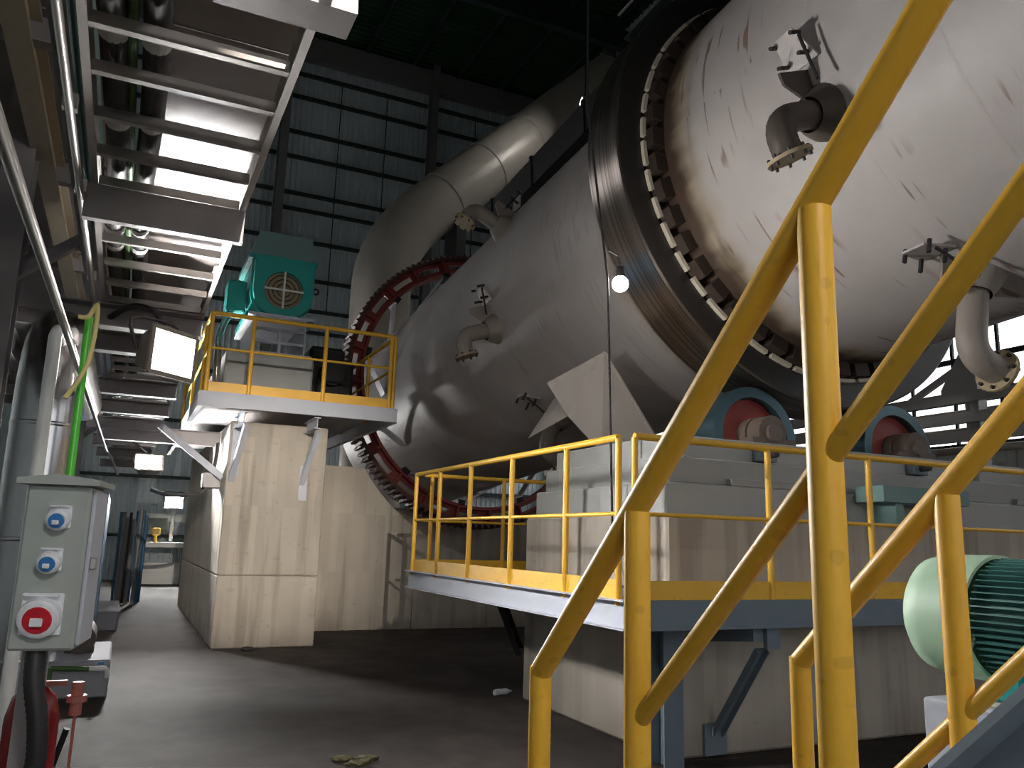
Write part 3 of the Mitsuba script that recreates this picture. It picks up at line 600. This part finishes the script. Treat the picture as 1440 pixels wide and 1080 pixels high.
# lamps -----------------------------------------------------------
def floodlight(name, label, pos, aim, size, L, m_arm=None):
    k = thing(name, label, "floodlight")
    p = np.asarray(pos, float); d = unit(aim); u = unit(np.cross(d, V(0, 0, 1))); w = np.cross(u, d); a, b, h = size
    f = [p + u * sx * a + w * sy * b for sx, sy in ((-1, -1), (1, -1), (1, 1), (-1, 1))]
    bk = [p - d * h + u * sx * a * 0.62 + w * sy * b * 0.62 for sx, sy in ((-1, -1), (1, -1), (1, 1), (-1, 1))]
    part(k, "housing", trimesh.Trimesh(f + bk, [[0, 4, 5], [0, 5, 1], [1, 5, 6], [1, 6, 2], [2, 6, 7], [2, 7, 3], [3, 7, 4], [3, 4, 0], [4, 6, 5], [4, 7, 6]], process=False), "nozzle_paint")
    rim = [q + d * 0.012 for q in f]
    for i in range(4): part(k, "rim_bar", beam(f[i], f[(i + 1) % 4], 0.02, 0.03, kind="B", up=d), "nozzle_paint")
    for t in (-0.6, -0.2, 0.2, 0.6):
        part(k, "heat_fin", beam(p - d * h + u * a * t, p - d * (h * 0.3) + u * a * t * 1.3 + w * b * 0.85, 0.05, 0.008, up=w, kind="B"), "nozzle_paint")
    ln = trimesh.Trimesh([q - d * 0.01 + (p - q) * 0.06 for q in f], [[0, 1, 2], [0, 2, 3]], process=False)
    if ln.face_normals[0] @ d < 0: ln.invert()
    part(k, "lens", ln, "white_plastic", emitter={"type": "area", "radiance": {"type": "rgb", "value": [L, L * 0.98, L * 0.95]}})
    part(k, "yoke", tube(spline([p - d * h * 0.6 - u * a, p - d * h * 0.9 - u * a * 1.1 + w * b * 1.3, p - d * h * 0.6 + w * b * 1.5, p - d * h * 0.9 + u * a * 1.1 + w * b * 1.3, p - d * h * 0.6 + u * a], 4), 0.012, 8), "dark_steel", True)
    return k
k = floodlight("floodlight", "big grey floodlight glaring under the cable ladder before the platform", (0.19, 5.75, 2.72), (0.64, -0.70, -0.03), (0.19, 0.15, 0.2), LAMP)
part(k, "arm", tube(spline([(-0.25, 6.5, 3.08), (-0.1, 6.2, 3.12), (0.05, 6.0, 3.05), (0.13, 5.9, 2.9)]), 0.022, 10), "dark_steel", True)
k = floodlight("floodlight", "second glaring floodlight further down the aisle beside the pillar", (0.30, 14.4, 2.64), (0.05, -0.80, 0.55), (0.20, 0.15, 0.2), 3.4 * LAMP)
part(k, "arm", tube(spline([(-0.1, 14.9, 3.1), (0.1, 14.8, 2.95), (0.25, 14.6, 2.8)]), 0.02, 8), "dark_steel", True)
k = floodlight("floodlight", "small far floodlight on a white pole at the end wall", (1.42, 27.9, 2.45), (-0.02, -0.95, -0.3), (0.28, 0.2, 0.2), LAMP)
part(k, "arm", cyl((1.42, 27.95, 2.42), (1.45, 28.2, 2.38), 0.03, 10), "white_pipe")
single("lamp_pole", "white pole under the far floodlight at the end wall", "pole", cyl((1.45, 28.2, 1.25), (1.45, 28.2, 2.4), 0.06, 12), "white_pipe")
k = floodlight("floodlight", "high floodlight glinting beside the roof above the sloping duct", (10.95, 19.0, 14.17), (-0.75, 0.25, -0.45), (0.22, 0.18, 0.25), 0.14 * LAMP)
part(k, "hanger", cyl((11.05, 19.05, 14.3), (11.05, 19.05, 20.3), 0.03, 8), "dark_steel")
k = floodlight("floodlight", "work floodlight on a mast above the stair behind the camera", (0.45, -1.5, 3.7), (0.12, 1.0, -0.15), (0.22, 0.17, 0.22), 0.20 * LAMP)
scene[k + "__beam_source"] = {"type": "spot", "to_world": mi.ScalarTransform4f().look_at(origin=[0.45, -1.46, 3.69], target=[1.9, 12.2, 1.8], up=[0, 0, 1]), "cutoff_angle": 10.5, "beam_width": 4.5, "intensity": rgb((270, 246, 212))}
part(k, "mast", cyl((0.45, -1.68, 0.0), (0.45, -1.68, 3.75), 0.03, 12), "grey_steel")
k = floodlight("floodlight", "floodlight sitting on top of the cable ladder covers before the high platform", (0.1, 7.0, 3.85), (0.3, 1.0, -0.35), (0.17, 0.13, 0.18), 0.15 * LAMP)
part(k, "foot", bx(0.06, 0.14, 6.86, 6.94, TZ + 0.167, 3.75, 0.005), "dark_steel")
# bulb on its wire
k = thing("hanging_lamp", "bright bare lamp hanging on a dark wire before the black ring", "lamp")
LP = V(3.80, 5.9, 3.84)
part(k, "bulb", trimesh.creation.icosphere(3, 0.075).apply_translation(LP), "white_plastic", True, emitter={"type": "area", "radiance": {"type": "rgb", "value": [BULB, BULB * 0.95, BULB * 0.85]}})
part(k, "lamp_holder", lathe([(0.0, 0.17), (0.03, 0.16), (0.04, 0.08), (0.045, 0.065)], LP, (0, 0, 1), 16), "dark_steel", True)
part(k, "hook_arm", tube([LP + V(0, 0, 0.16), LP + V(-0.02, 0.0, 0.26), LP + V(-0.14, 0.0, 0.30)], 0.008, 8), "black_rubber")
single("hanging_cable", "dark cable hanging from the roof down to the low platform", "cable", tube([(3.44, 5.9, 19.5), (3.44, 5.9, 5.48), (3.67, 5.9, 3.85), (3.735, 5.9, 1.4), (3.72, 5.8, 1.225), (3.6, 5.3, 1.215)], 0.010, 8), "black_rubber", True)

# ------------------------------------------------------------------ left side: gallery steel, pipes, conduits
gal = thing("gallery_frame", "dark steel gallery with cream flanges over the left side", "steel gallery")
part(gal, "soffit_plate", bx(-4.4, -0.45, -1.0, 24, 4.75, 4.8), "soffit")
for x, z, mtl in ((-0.82, 4.42, "flange_cream"), (-1.9, 4.42, "grey_steel"), (-0.42, 3.75, "grey_steel")):
    part(gal, "girder", beam((x, -1, z), (x, 24, z), 0.3 if x > -1 else 0.4, 0.14, 0.012, 0.01), mtl)
for y in (3.2, 5.2, 7.4, 10, 13, 16, 19, 22):
    part(gal, "cross_joist", beam((-4.4, y, 4.5), (-0.4, y, 4.5), 0.22, 0.1, kind="C"), "grey_steel")
for y in (6.6, 12.0, 18.0):
    part(gal, "column", beam((-0.95, y, 0), (-0.95, y, 4.75), 0.24, 0.2, 0.014, 0.01, up=(0, 1, 0)), "grey_steel")
    part(gal, "knee_brace", beam((-0.95, y, 3.3), (-0.42, y - 0.0, 3.75), 0.1, 0.08, kind="L"), "grey_steel")
part(gal, "infill_sheet", bx(-0.335, -0.325, 1.0, 5.0, TZ - 0.02, TZ + 0.5), "dull_teal_paint")
k = thing("insulated_pipe", "fat silver jacketed pipe rising behind the socket box", "pipe")
part(k, "riser", tube([(-0.44, 5.0, 0.0), (-0.44, 5.0, 2.15)] + arc_pts((-0.44, 5.0, 2.15), (-0.44, 5.0, 2.68), (-0.44, 5.55, 2.70), 8)[1:] + [(-0.44, 8.5, 2.70)], 0.155, 28), "aluminium_jacket", smooth=60)
for z in (0.9, 1.5, 2.1): part(k, "jacket_band", lathe([(0.155, -0.012), (0.159, 0), (0.155, 0.012)], (-0.44, 5.0, z), (0, 0, 1), 28), "aluminium_jacket", smooth=True)
single("white_riser", "slim white vertical pipe right of the silver pipe", "pipe", tube([(-0.38, 4.4, 0), (-0.385, 4.4, 2.47), (-0.385, 4.5, 2.52), (-0.385, 4.75, 2.52)], 0.03, 16), "white_pipe", True)
single("green_riser", "bright green plastic pipe rising behind the socket box", "pipe", tube([(-0.19, 2.48, 1.46), (-0.20, 3.5, 1.46), (-0.20, 3.6, 1.52), (-0.205, 3.6, 2.40)], 0.015, 14), "green_pipe", True)
single("yellow_hose", "pale yellow hose curving from the conduit to the white pipe", "hose", tube(spline([(-0.235, 3.45, 2.36), (-0.20, 3.45, 2.365), (-0.176, 3.45, 2.415), (-0.17, 3.45, 2.335), (-0.181, 3.45, 2.19), (-0.212, 3.45, 2.10), (-0.244, 3.45, 2.04)]), 0.009, 10), "hose_yellow", True)
single("conduit_pipe", "thin silver conduit slanting past the silver pipe", "conduit", tube([(-0.25, 0.9, 2.185), (-0.25, 10.6, 2.46), (-0.22, 10.7, 2.44), (-0.1, 10.75, 2.2)], 0.014, 10), "galvanized", True)
k = thing("conduit_pipe", "thin silver conduit beside the left rail of the cable ladder", "conduit")
part(k, "tube_run", tube([(-0.335, 0.9, 3.06), (-0.335, 4.2, 3.09), (-0.335, 22.8, 3.3)], 0.0165, 10), "galvanized", True)
for q in (3.2, 4.05, 5.6): part(k, "clip", bx(-0.36, -0.31, q - 0.02, q + 0.02, 3.05 + (q - 0.9) * 0.011, 3.11 + (q - 0.9) * 0.011), "galvanized")
# socket box ------------------------------------------------------
k = thing("socket_box", "grey green socket box with two blue and one red round sockets", "socket box")
BXX, BYY, B0, B1 = -0.147, 2.3, 1.27, 1.665
YAW = -9
def yb(m): return rot(m, YAW, (0, 0, 1), (BXX + 0.07, BYY, 0))
part(k, "body", yb(bx(BXX - 0.072, BXX + 0.072, BYY, BYY + 0.17, B0, B1, 0.006)), "box_grey")
part(k, "rain_cover", yb(prism([(-0.092, 0), (0.092, 0), (0.092, 0.014), (0.0, 0.026), (-0.092, 0.014)], (BXX, BYY + 0.19, B1), (1, 0, 0), (0, 0, 1), 0.215)), "box_grey")
part(k, "side_door", yb(bx(BXX + 0.072, BXX + 0.082, BYY + 0.012, BYY + 0.16, B0 + 0.01, B1 - 0.01, 0.003)), "pale_steel", label="pale side door")
part(k, "latch", yb(bx(BXX + 0.082, BXX + 0.098, BYY + 0.02, BYY + 0.035, 1.46, 1.49, 0.003)), "galvanized", label="small metal latch")
def socket(dx, z, r, col, pins):
    o = V(BXX + dx, BYY, z); d = unit(V(0, -1, -0.22))
    s = part(k, "socket", yb(lathe([(r * 1.0, 0), (r * 1.05, 0.012), (r * 1.0, 0.03), (r * 0.78, 0.036), (0.0, 0.036)], o, d, 32)), "white_plastic", smooth=35, label=f"{col} faced round socket")
    part(s, "flange_plate", yb(bx(BXX + dx - r * 1.0, BXX + dx + r * 1.0, BYY - 0.008, BYY, z - r * 1.0, z + r * 1.15, 0.003)), "white_plastic")
    part(s, "face_disc", yb(lathe([(r * 0.70, 0.036), (r * 0.68, 0.040), (r * 0.0, 0.040)], o, d, 28)), col + "_plastic", smooth=30)
    part(s, "lid_tab", yb(bx(BXX + dx - r * 0.30, BXX + dx + r * 0.30, BYY - 0.048, BYY - 0.042, z - 0.012 - r * 0.22, z - 0.012 + r * 0.22, 0.002)), "white_plastic")
    part(s, "hinge", yb(bx(BXX + dx - r * 0.85, BXX + dx + r * 0.85, BYY - 0.024, BYY - 0.004, z + r * 0.95, z + r * 1.15, 0.003)), "white_plastic")
socket(0.008, 1.585, 0.026, "blue", 3); socket(0.0, 1.482, 0.026, "blue", 3); socket(-0.005, 1.352, 0.046, "red", 5)
single("box_post", "grey steel post carrying the socket box", "post", beam((-0.165, 2.52, 0), (-0.165, 2.52, 1.62), 0.06, 0.06, kind="L", up=(0, 1, 0)), "grey_steel")
pts = spline([(-0.155, 2.36, 1.29), (-0.15, 2.34, 1.20), (-0.13, 2.33, 1.10), (-0.125, 2.33, 1.0), (-0.15, 2.34, 0.88), (-0.2, 2.4, 0.6), (-0.22, 2.5, 0.0)], 14)
single("corrugated_hose", "thick black corrugated hose hanging from the socket box", "hose", tube(pts, [0.022 + 0.0022 * (i % 2) for i in range(len(pts))], 14), "black_rubber", True)
k = thing("fire_extinguisher", "dark red cylinder standing below the socket box", "fire extinguisher")
part(k, "cylinder", lathe([(0.0, 0.42), (0.07, 0.42), (0.075, 0.45), (0.075, 0.99), (0.06, 1.05), (0.03, 1.08), (0.015, 1.09)], (-0.185, 3.0, 0), (0, 0, 1), 32), "extinguisher_red", True)
part(k, "valve", cat([bx(-0.19, -0.16, 2.97, 3.03, 1.07, 1.11), bx(-0.18, -0.10, 2.985, 3.01, 1.08, 1.095)]), "pink_rust", label="rusty pink valve head")
single("extinguisher_stand", "dark stand under the red cylinder", "stand", bx(-0.265, -0.105, 2.92, 3.08, 0, 0.42, 0.01), "dark_steel")
single("pipe_valve", "rusty pink flanged valve beside the red cylinder", "valve", cat([cyl((-0.07, 3.05, 0.98), (-0.07, 3.05, 1.08), 0.018, 16), cyl((-0.07, 3.05, 1.02), (-0.07, 3.05, 1.04), 0.03, 16), cyl((-0.07, 3.05, 0.0), (-0.07, 3.05, 0.98), 0.005, 10)]), "pink_rust")
# floor items on the left
k = thing("concrete_plinth", "nearer pale concrete plinth by the tap on the left floor", "concrete plinth"); scene[k] = mikit.ply(bx(-0.55, 0.045, 8.95, 10.4, 0, 0.34, 0.015), "plinth_paint")
k = thing("concrete_plinth", "farther lilac grey concrete plinth along the left of the aisle", "concrete plinth"); scene[k] = mikit.ply(bx(-0.6, 0.11, 14.6, 16.8, 0, 0.30, 0.015), "plinth_paint")
k = thing("water_tap", "green pipe with white tap and blue handle over the near plinth", "tap")
part(k, "pipe", tube([(-0.45, 8.8, 0.30), (-0.13, 8.8, 0.285)], 0.022, 12), "dark_green_pipe", True)
part(k, "spout", tube([(-0.13, 8.8, 0.285), (0.0, 8.8, 0.285), (0.02, 8.8, 0.27), (0.025, 8.8, 0.2)], 0.022, 12), "white_pipe", True, label="white spout")
part(k, "handle", bx(-0.06, -0.01, 8.785, 8.815, 0.32, 0.345, 0.004), "blue_plastic", label="blue handle")
part(k, "standpipe", tube([(-0.45, 8.8, 0.0), (-0.45, 8.8, 0.30)], 0.022, 12), "dark_green_pipe", True)
single("floor_rod", "short black rod leaning near the left edge of the floor", "rod", tube([(-0.245, 6.45, 0.02), (-0.185, 6.40, 0.26)], 0.02, 10), "black_rubber")
k = thing("pump_casing", "dark brown pump on the near plinth behind the tap", "pump"); scene[k] = mikit.ply(cat([cyl((-0.25, 9.4, 0.48), (-0.25, 10.1, 0.48), 0.14, 24), bx(-0.38, -0.12, 9.5, 10.0, 0.34, 0.4)]), "nozzle_soot", 40)
k = thing("dark_cabinet", "dark blue grey cabinet beyond the socket box", "cabinet")
part(k, "carcass", bx(-0.75, -0.18, 11.2, 13.6, 0, 2.0, 0.01), "blue_machine"); part(k, "door", bx(-0.70, -0.46, 11.17, 11.2, 0.08, 1.92, 0.005), "blue_machine"); part(k, "door", bx(-0.45, -0.21, 11.17, 11.2, 0.08, 1.92, 0.005), "blue_machine")
rk = random.Random(3)
for i in range(9):
    x, y = -0.02 + 0.065 * i, 20.0 + rk.uniform(-0.4, 0.5)
    single("standpipe", "dark vertical pipe in the bundle at the left end of the aisle", "pipe", tube([(x, y, 0.0), (x, y, 1.95 + rk.uniform(-0.2, 0.15))] , 0.032 + rk.uniform(-0.008, 0.01), 10), rk.choice(["dark_steel", "grey_steel", "blue_machine"]), True, group="dark pipe bundle at the aisle end")
# end of the aisle
k = thing("service_bench", "pale bench structure across the far end of the aisle", "bench")
part(k, "worktop", bx(0.55, 2.7, 26.8, 28.6, 1.08, 1.22), "white_pipe"); part(k, "front_panel", bx(0.6, 1.75, 27.0, 27.1, 0.0, 0.62), "white_pipe"); part(k, "front_panel", bx(1.78, 2.7, 27.0, 27.1, 0, 1.08), "white_cladding")
for x in (0.65, 1.76): part(k, "leg", bx(x - 0.04, x + 0.04, 26.85, 26.93, 0, 1.08), "grey_steel")
k = thing("yellow_valve", "small yellow actuator standing on the far bench", "actuator"); scene[k] = mikit.ply(cat([bx(0.85, 1.1, 27.2, 27.45, 1.42, 1.66, 0.04), cyl((0.97, 27.3, 1.22), (0.97, 27.3, 1.45), 0.05)]), "yellow_paint")
k = thing("wall_cabinet", "pale wall cabinet with dark openings above the far bench", "cabinet")
part(k, "case", bx(0.55, 2.75, 28.3, 28.75, 1.85, 2.1), "white_cladding"); part(k, "dark_opening", bx(0.7, 1.3, 28.24, 28.3, 1.55, 1.95), "dark_girt"); part(k, "dark_opening", bx(1.85, 2.6, 28.24, 28.3, 1.5, 1.95), "dark_girt")
single("pillar_cable", "dark cable looping out of the pillar side beneath the platform", "cable", tube(spline([(1.2, 13.1, 2.9), (1.16, 13.0, 2.5), (1.0, 12.9, 2.15), (0.6, 12.9, 2.08), (0.35, 13.2, 2.15)]), 0.03, 8), "dark_steel", True)
k = thing("junction_box", "small silver box on the side of the concrete pillar", "junction box"); scene[k] = mikit.ply(bx(1.0, 1.26, 12.7, 13.0, 2.2, 2.42, 0.01), "grey_steel")

# ------------------------------------------------------------------ right background: pipe rack, machines
k = thing("pipe_rack", "grey steel pipe rack along the right wall below the windows", "pipe rack")
for z in (3.92, 3.60, 3.32): part(k, "rail_beam", beam((11.5, 2, z), (11.5, 22, z), 0.16, 0.1, kind="C"), "rack_paint")
for y in (8.05, 14.0, 20.0):
    part(k, "upright", beam((11.6, y, 0), (11.6, y, 4.7), 0.22, 0.2, 0.014, 0.01, up=(0, 1, 0)), "rack_paint")
    part(k, "gusset", prism([(0, 0), (0.6, 0.0), (0.6, 0.12), (0.1, 0.9), (0, 0.9)], (11.5, y - 0.1, 3.95), (0, 1, 0), (0, 0, 1), 0.03), "rack_paint")
    part(k, "knee_brace", beam((11.55, y + 0.2, 4.4), (11.55, y + 1.1, 3.98), 0.09, 0.07, kind="L"), "rack_paint")
for i, (x, z) in enumerate(((11.80, 3.72), (11.82, 3.44), (11.84, 3.15))):
    single("rack_pipe", ("upper grey pipe on the pipe rack", "middle grey pipe on the pipe rack", "lowest grey pipe on the pipe rack")[i], "pipe", tube([(x, 2, z), (x, 22, z)], 0.06, 14), "duct_paint", True)
k = thing("lubrication_unit", "small blue machine behind the right end of the low railing", "machine")
part(k, "tank", bx(9.85, 10.3, 6.0, 6.8, 1.2, 2.0, 0.03), "blue_machine"); part(k, "motor", cyl((10.05, 6.1, 2.12), (10.05, 6.7, 2.12), 0.13, 24), "blue_grey_paint", smooth=40); part(k, "cap", bx(9.95, 10.2, 6.3, 6.5, 2.22, 2.32, 0.01), "white_pipe")
k = thing("instrument_stand", "blue grey instrument stand behind the right railing", "stand")
part(k, "pole", bx(9.88, 9.98, 7.0, 7.1, 1.2, 2.42), "blue_grey_paint"); part(k, "arm", bx(9.8, 10.2, 7.0, 7.1, 2.42, 2.48), "blue_grey_paint"); part(k, "gauge", bx(9.8, 10.0, 6.92, 7.0, 2.05, 2.3, 0.01), "dark_steel")
single("rack_downpipe", "dark thin downpipe in front of the white wall at right", "pipe", cyl((12.6, 8.9, 0), (12.6, 8.9, 3.2), 0.05, 12), "dark_steel")

# ------------------------------------------------------------------ litter on the floor
single("plastic_bottle", "clear crushed plastic bottle on the floor by the pier", "bottle", lathe([(0.0, 0), (0.03, 0.0), (0.033, 0.05), (0.028, 0.09), (0.033, 0.14), (0.012, 0.19), (0.012, 0.21), (0, 0.21)], (3.62, 7.95, 0.034), (1, 0.2, 0), 20), "litter_white", 40)
single("dark_lump", "small dark lump on the floor before the pillar", "lump", trimesh.creation.icosphere(2, 1.0).apply_scale((0.09, 0.05, 0.035)).apply_translation((1.72, 11.9, 0.02)), "dark_steel", True)
for i, (x, y) in enumerate(((1.58, 6.05), (1.74, 6.0), (1.66, 5.9))):
    m = trimesh.creation.icosphere(2, 1.0); vv = np.array(m.vertices); vv *= (1 + 0.35 * np.sin(vv[:, :1] * 7 + i) * np.cos(vv[:, 1:2] * 6)); m.vertices = vv * (0.075, 0.05, 0.022) + (x, y, 0.012)
    single("dirt_clod", ("olive clod of dirt on the near floor, leftmost of three", "olive clod of dirt on the near floor, rightmost of three", "olive clod of dirt on the near floor, nearest of three")[i], "dirt clod", m, "litter_green", True, group="olive dirt clods on the near floor")
